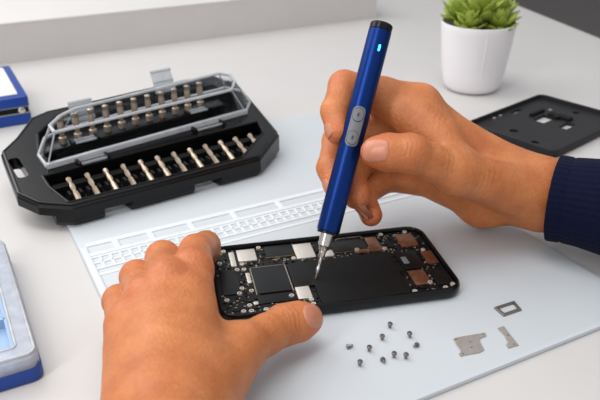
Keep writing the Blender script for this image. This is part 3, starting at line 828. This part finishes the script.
H.palm = [(T(FA), T(W), .024, .0195), (T(Wr), T(iM+dn*.002), .0155, .0100), (T(W), T(mM+dn*.002), .018, .0102), (T(W+Vector((-.006, .004, 0))), T(rM+dn*.002), .017, .0098), (T(Wl), T(pM+dn*.002), .0155, .0094),
          (T(Wr+Vector((.002, .01, -.004))), T(tM), .0165, .0120), (T(Wl+dn*.006), T(pM+dn*.008), .013, .009),
          (T(iM.lerp(W, .3)+dn*.006), T(pM.lerp(W, .25)+dn*.006), .010, .009)]
H.kp = .009
web = iM.lerp(W, .45)
H.palm.append((T(web+dn*.008), T(tM.lerp(web, .3)+dn*.002), .009, .008))
H.kf = .0035
H.fing = [[(T(iM), .0114), (T(iM.lerp(iP, .5)), .0092), (T(iP), .0092), (T(iD), .0082), (T(iT), .0076)],
          [(T(mM), .0117), (T(mM.lerp(mP, .5)), .0093), (T(mP), .0094), (T(mD), .0085), (T(mT), .0076)],
          [(T(rM), .0112), (T(rM.lerp(rP, .5)), .0088), (T(rP), .0089), (T(rD), .0082), (T(rT), .0074)],
          [(T(pM), .0104), (T(pM.lerp(pP, .5)), .0083), (T(pP), .0083), (T(pD), .0074), (T(pT), .0067)],
          [(T(tM), .0122), (T(tM.lerp(tI, .55)), .0100), (T(tI), .0106), (T(tT.lerp(tI, .35)), .0102), (T(tT), .0080)]]
tax = (tT-tI).normalized(); vd = (CAM-tT).normalized()+RGT*.25+UPC*.18; tdor = (vd-tax*tax.dot(vd)).normalized()
LH = make_hand(H, T(W), [(T(iM), .014, .5), (T(mM), .014, .45), (T(rM), .014, .45), (T(pM), .013, .4), (T(iP), .012, .4), (T(mP), .012, .5), (T(rP), .012, .4), (T(tT), .013, .5), (T(tI), .010, .3), (T(iT), .012, .5)],
          [(T(tI), T(tT-tax*.0010), T(tdor), .0150, .0140)],
          [(T(tI), T(tax), T(tdor), .010, .00042, .0027)],
          'bare left hand, knuckles up, thumb and fingertips pinning the left end of the phone')

# right hand, holding the screwdriver
H = Hand()
W = atd(550, 195, .474); FA = atd(690, 216, .428)
tT = atd(376, 152, .415); tI = atd(410, 153, .415); tM = atd(456, 172, .434); tC = atd(506, 193, .462)
iM = atd(420, 104, .470); iP = atd(344, 86, .458); iD = atd(335, 111, .443); iT = atd(338, 132, .437)
mM = atd(425, 122, .482); mP = atd(338, 141, .466); mD = atd(331, 168, .449); mT = atd(336, 186, .441)
rM = atd(436, 156, .490); rP = atd(362, 160, .480); rD = atd(351, 178, .460); rT = atd(357, 195, .446)
pM = atd(446, 184, .492); pP = atd(388, 178, .484); pD = atd(363, 195, .470); pT = atd(371, 215, .456)
for nm, pts in (('R index', (W, iM, iP, iD, iT)), ('R middle', (W, mM, mP, mD, mT)), ('R ring', (W, rM, rP, rD, rT)), ('R pinky', (W, pM, pP, pD, pT)), ('R thumb', (tC, tM, tI, tT))):
    bone_report(nm, pts)
heel = atd(482, 203, .490); imid = atd(468, 157, .480)
H.palm = [(T(FA), T(W), .0245, .0210), (T(W), T(imid), .0185, .0130), (T(imid), T(iM), .0130, .0120), (T(W), T(mM), .0165, .0120), (T(W), T(rM), .0175, .012),
          (T(atd(532, 202, .482)), T(heel), .0152, .0145), (T(heel), T(pM), .0145, .0115), (T(atd(536, 196, .470)), T(tM), .0175, .0125),
          (T(atd(452, 160, .446)), T(atd(420, 112, .462)), .012, .0115), (T(atd(440, 138, .452)), T(atd(388, 106, .462)), .0108, .0112),
          (T(rM), T(pM), .0115, .011)]
H.fing = [[(T(iM), .0125), (T(iM.lerp(iP, .5)), .0117), (T(iP), .0099), (T(iD), .0087), (T(iT), .0079)],
          [(T(mM), .0122), (T(mM.lerp(mP, .5)), .0115), (T(mP), .0101), (T(mD), .0088), (T(mT), .0079)],
          [(T(rM), .0118), (T(rM.lerp(rP, .5)), .0112), (T(rP), .0100), (T(rD), .0092), (T(rT), .0092)],
          [(T(pM), .0112), (T(pP), .0092), (T(pD), .0078), (T(pT), .0074)],
          [(T(tM), .0132), (T(tM.lerp(tI, .55)), .0110), (T(tI), .0112), (T(tT.lerp(tI, .35)), .0109), (T(tT), .0092)]]
view = (CAM-tT).normalized()
tax = (tT-tI).normalized()
tdor = (view+UPC*.12); tdor = (tdor-tax*tax.dot(tdor)).normalized()
RH = make_hand(H, T(W), [(T(tT), .013, .5), (T(tI), .010, .3), (T(iT), .012, .5), (T(iP), .012, .45), (T(iM), .014, .25), (T(rT), .012, .5), (T(pT), .012, .6), (T(mT), .012, .5)],
          [(T(tI), T(tT+tax*.0012), T(tdor), .0160, .0150),
           (T(iD), T(iT), T(-RGT*1.0+(CAM-iT).normalized()*.55), .0100, .0090),
           (T(mD), T(mT+(mT-mD).normalized()*.001), T(-RGT*1.0+(CAM-mT).normalized()*.45), .0100, .0090),
           (T(pD), T(pT+(pT-pD).normalized()*.0015), T((CAM-pT).normalized()-RGT*.25), .0095, .0085)],
          [(T(tI.lerp(tT, .1)), T(tax), T(tdor), .010, .0004, .0027), (T(tM.lerp(tI, .3)), T(tax), T(tdor), .012, .00022, .003), (T(tC.lerp(tM, .75)), T((tM-tC).normalized()), T((view-UPC*.5).normalized()), .018, .00014, .0036), (T(atd(438, 116, .452)), T((RGT*.8-UPC*.3).normalized()), T(view), .014, .0002, .0032)],
          'bare right hand in a navy cuff gripping the blue screwdriver pen between thumb and fingers')
# sleeve
A = atd(553, 198, .467); Bq = atd(720, 226, .424); axd = (Bq-A).normalized()
s1 = UPC-axd*axd.dot(UPC); s1.normalize(); s2 = axd.cross(s1)
bm = bmesh.new(); rings = []; N = 72
prof = [(.012, .0264), (.001, .0268), (0, .0278), (.0006, .0288), (.003, .0291), (.008, .0289), (.0096, .0283), (.011, .0289), (.02, .0298), (.035, .0316), (.055, .033), (.10, .036), (.14, .038)]
for t, r in prof:
    c = A+axd*t
    rings.append([c+s1*(r*.99*math.cos(2*PI*k/N)*(1+.012*math.sin(9*2*PI*k/N+t*120)))+s2*(r*.98*math.sin(2*PI*k/N)) for k in range(N)])
rings = [[p-W for p in r] for r in rings]
R = ring_loft(bm, rings, (False, True))
uvl = bm.loops.layers.uv.new('UVMap')
bm.verts.index_update()
vi = {}
for a_, r in enumerate(R):
    for k, v in enumerate(r): vi[v] = (k/N, prof[a_][0]*10)
for f in bm.faces:
    ks = [vi[l.vert][0] for l in f.loops]; wrapf = max(ks)-min(ks) > .5
    for l in f.loops:
        k, t = vi[l.vert]
        if wrapf and k < .5: k += 1
        l[uvl].uv = (k, t)
sl = obj('sleeve', bm, 'knit', RH); sl['label'] = 'navy ribbed knit sleeve cuff'

# ------------------------------------------------------------------ light: soft daylight from a window at left and overhead, plus an added strip
w = bpy.data.worlds.new('world'); S.world = w; w.use_nodes = True
bg = w.node_tree.nodes['Background']; bg.inputs[0].default_value = (.93, .96, 1, 1); bg.inputs[1].default_value = .62
def area(name, loc, target, sx, sy, power, col=(1, 1, 1)):
    l = bpy.data.lights.new(name, 'AREA'); l.shape = 'RECTANGLE'; l.size = sx; l.size_y = sy; l.energy = power; l.color = col
    o = bpy.data.objects.new(name, l); COL.objects.link(o); o.location = loc
    o.rotation_euler = (Vector(target)-Vector(loc)).to_track_quat('-Z', 'Y').to_euler()
    return o
area('window_light', (-.9, .95, 1.05), (.0, .5, 0), 1.2, 1.1, 11.5, (1, .98, .96))
area('ceiling_light', (-.1, .35, 1.6), (.05, .5, 0), 1.0, .8, 10, (1, .985, .96))
area('pen_streak_light', (-.62, -.35, .75), (.03, .4, .1), .16, .9, 5.0, (1, .99, .97))  # added strip light that puts a highlight streak down the pen barrel
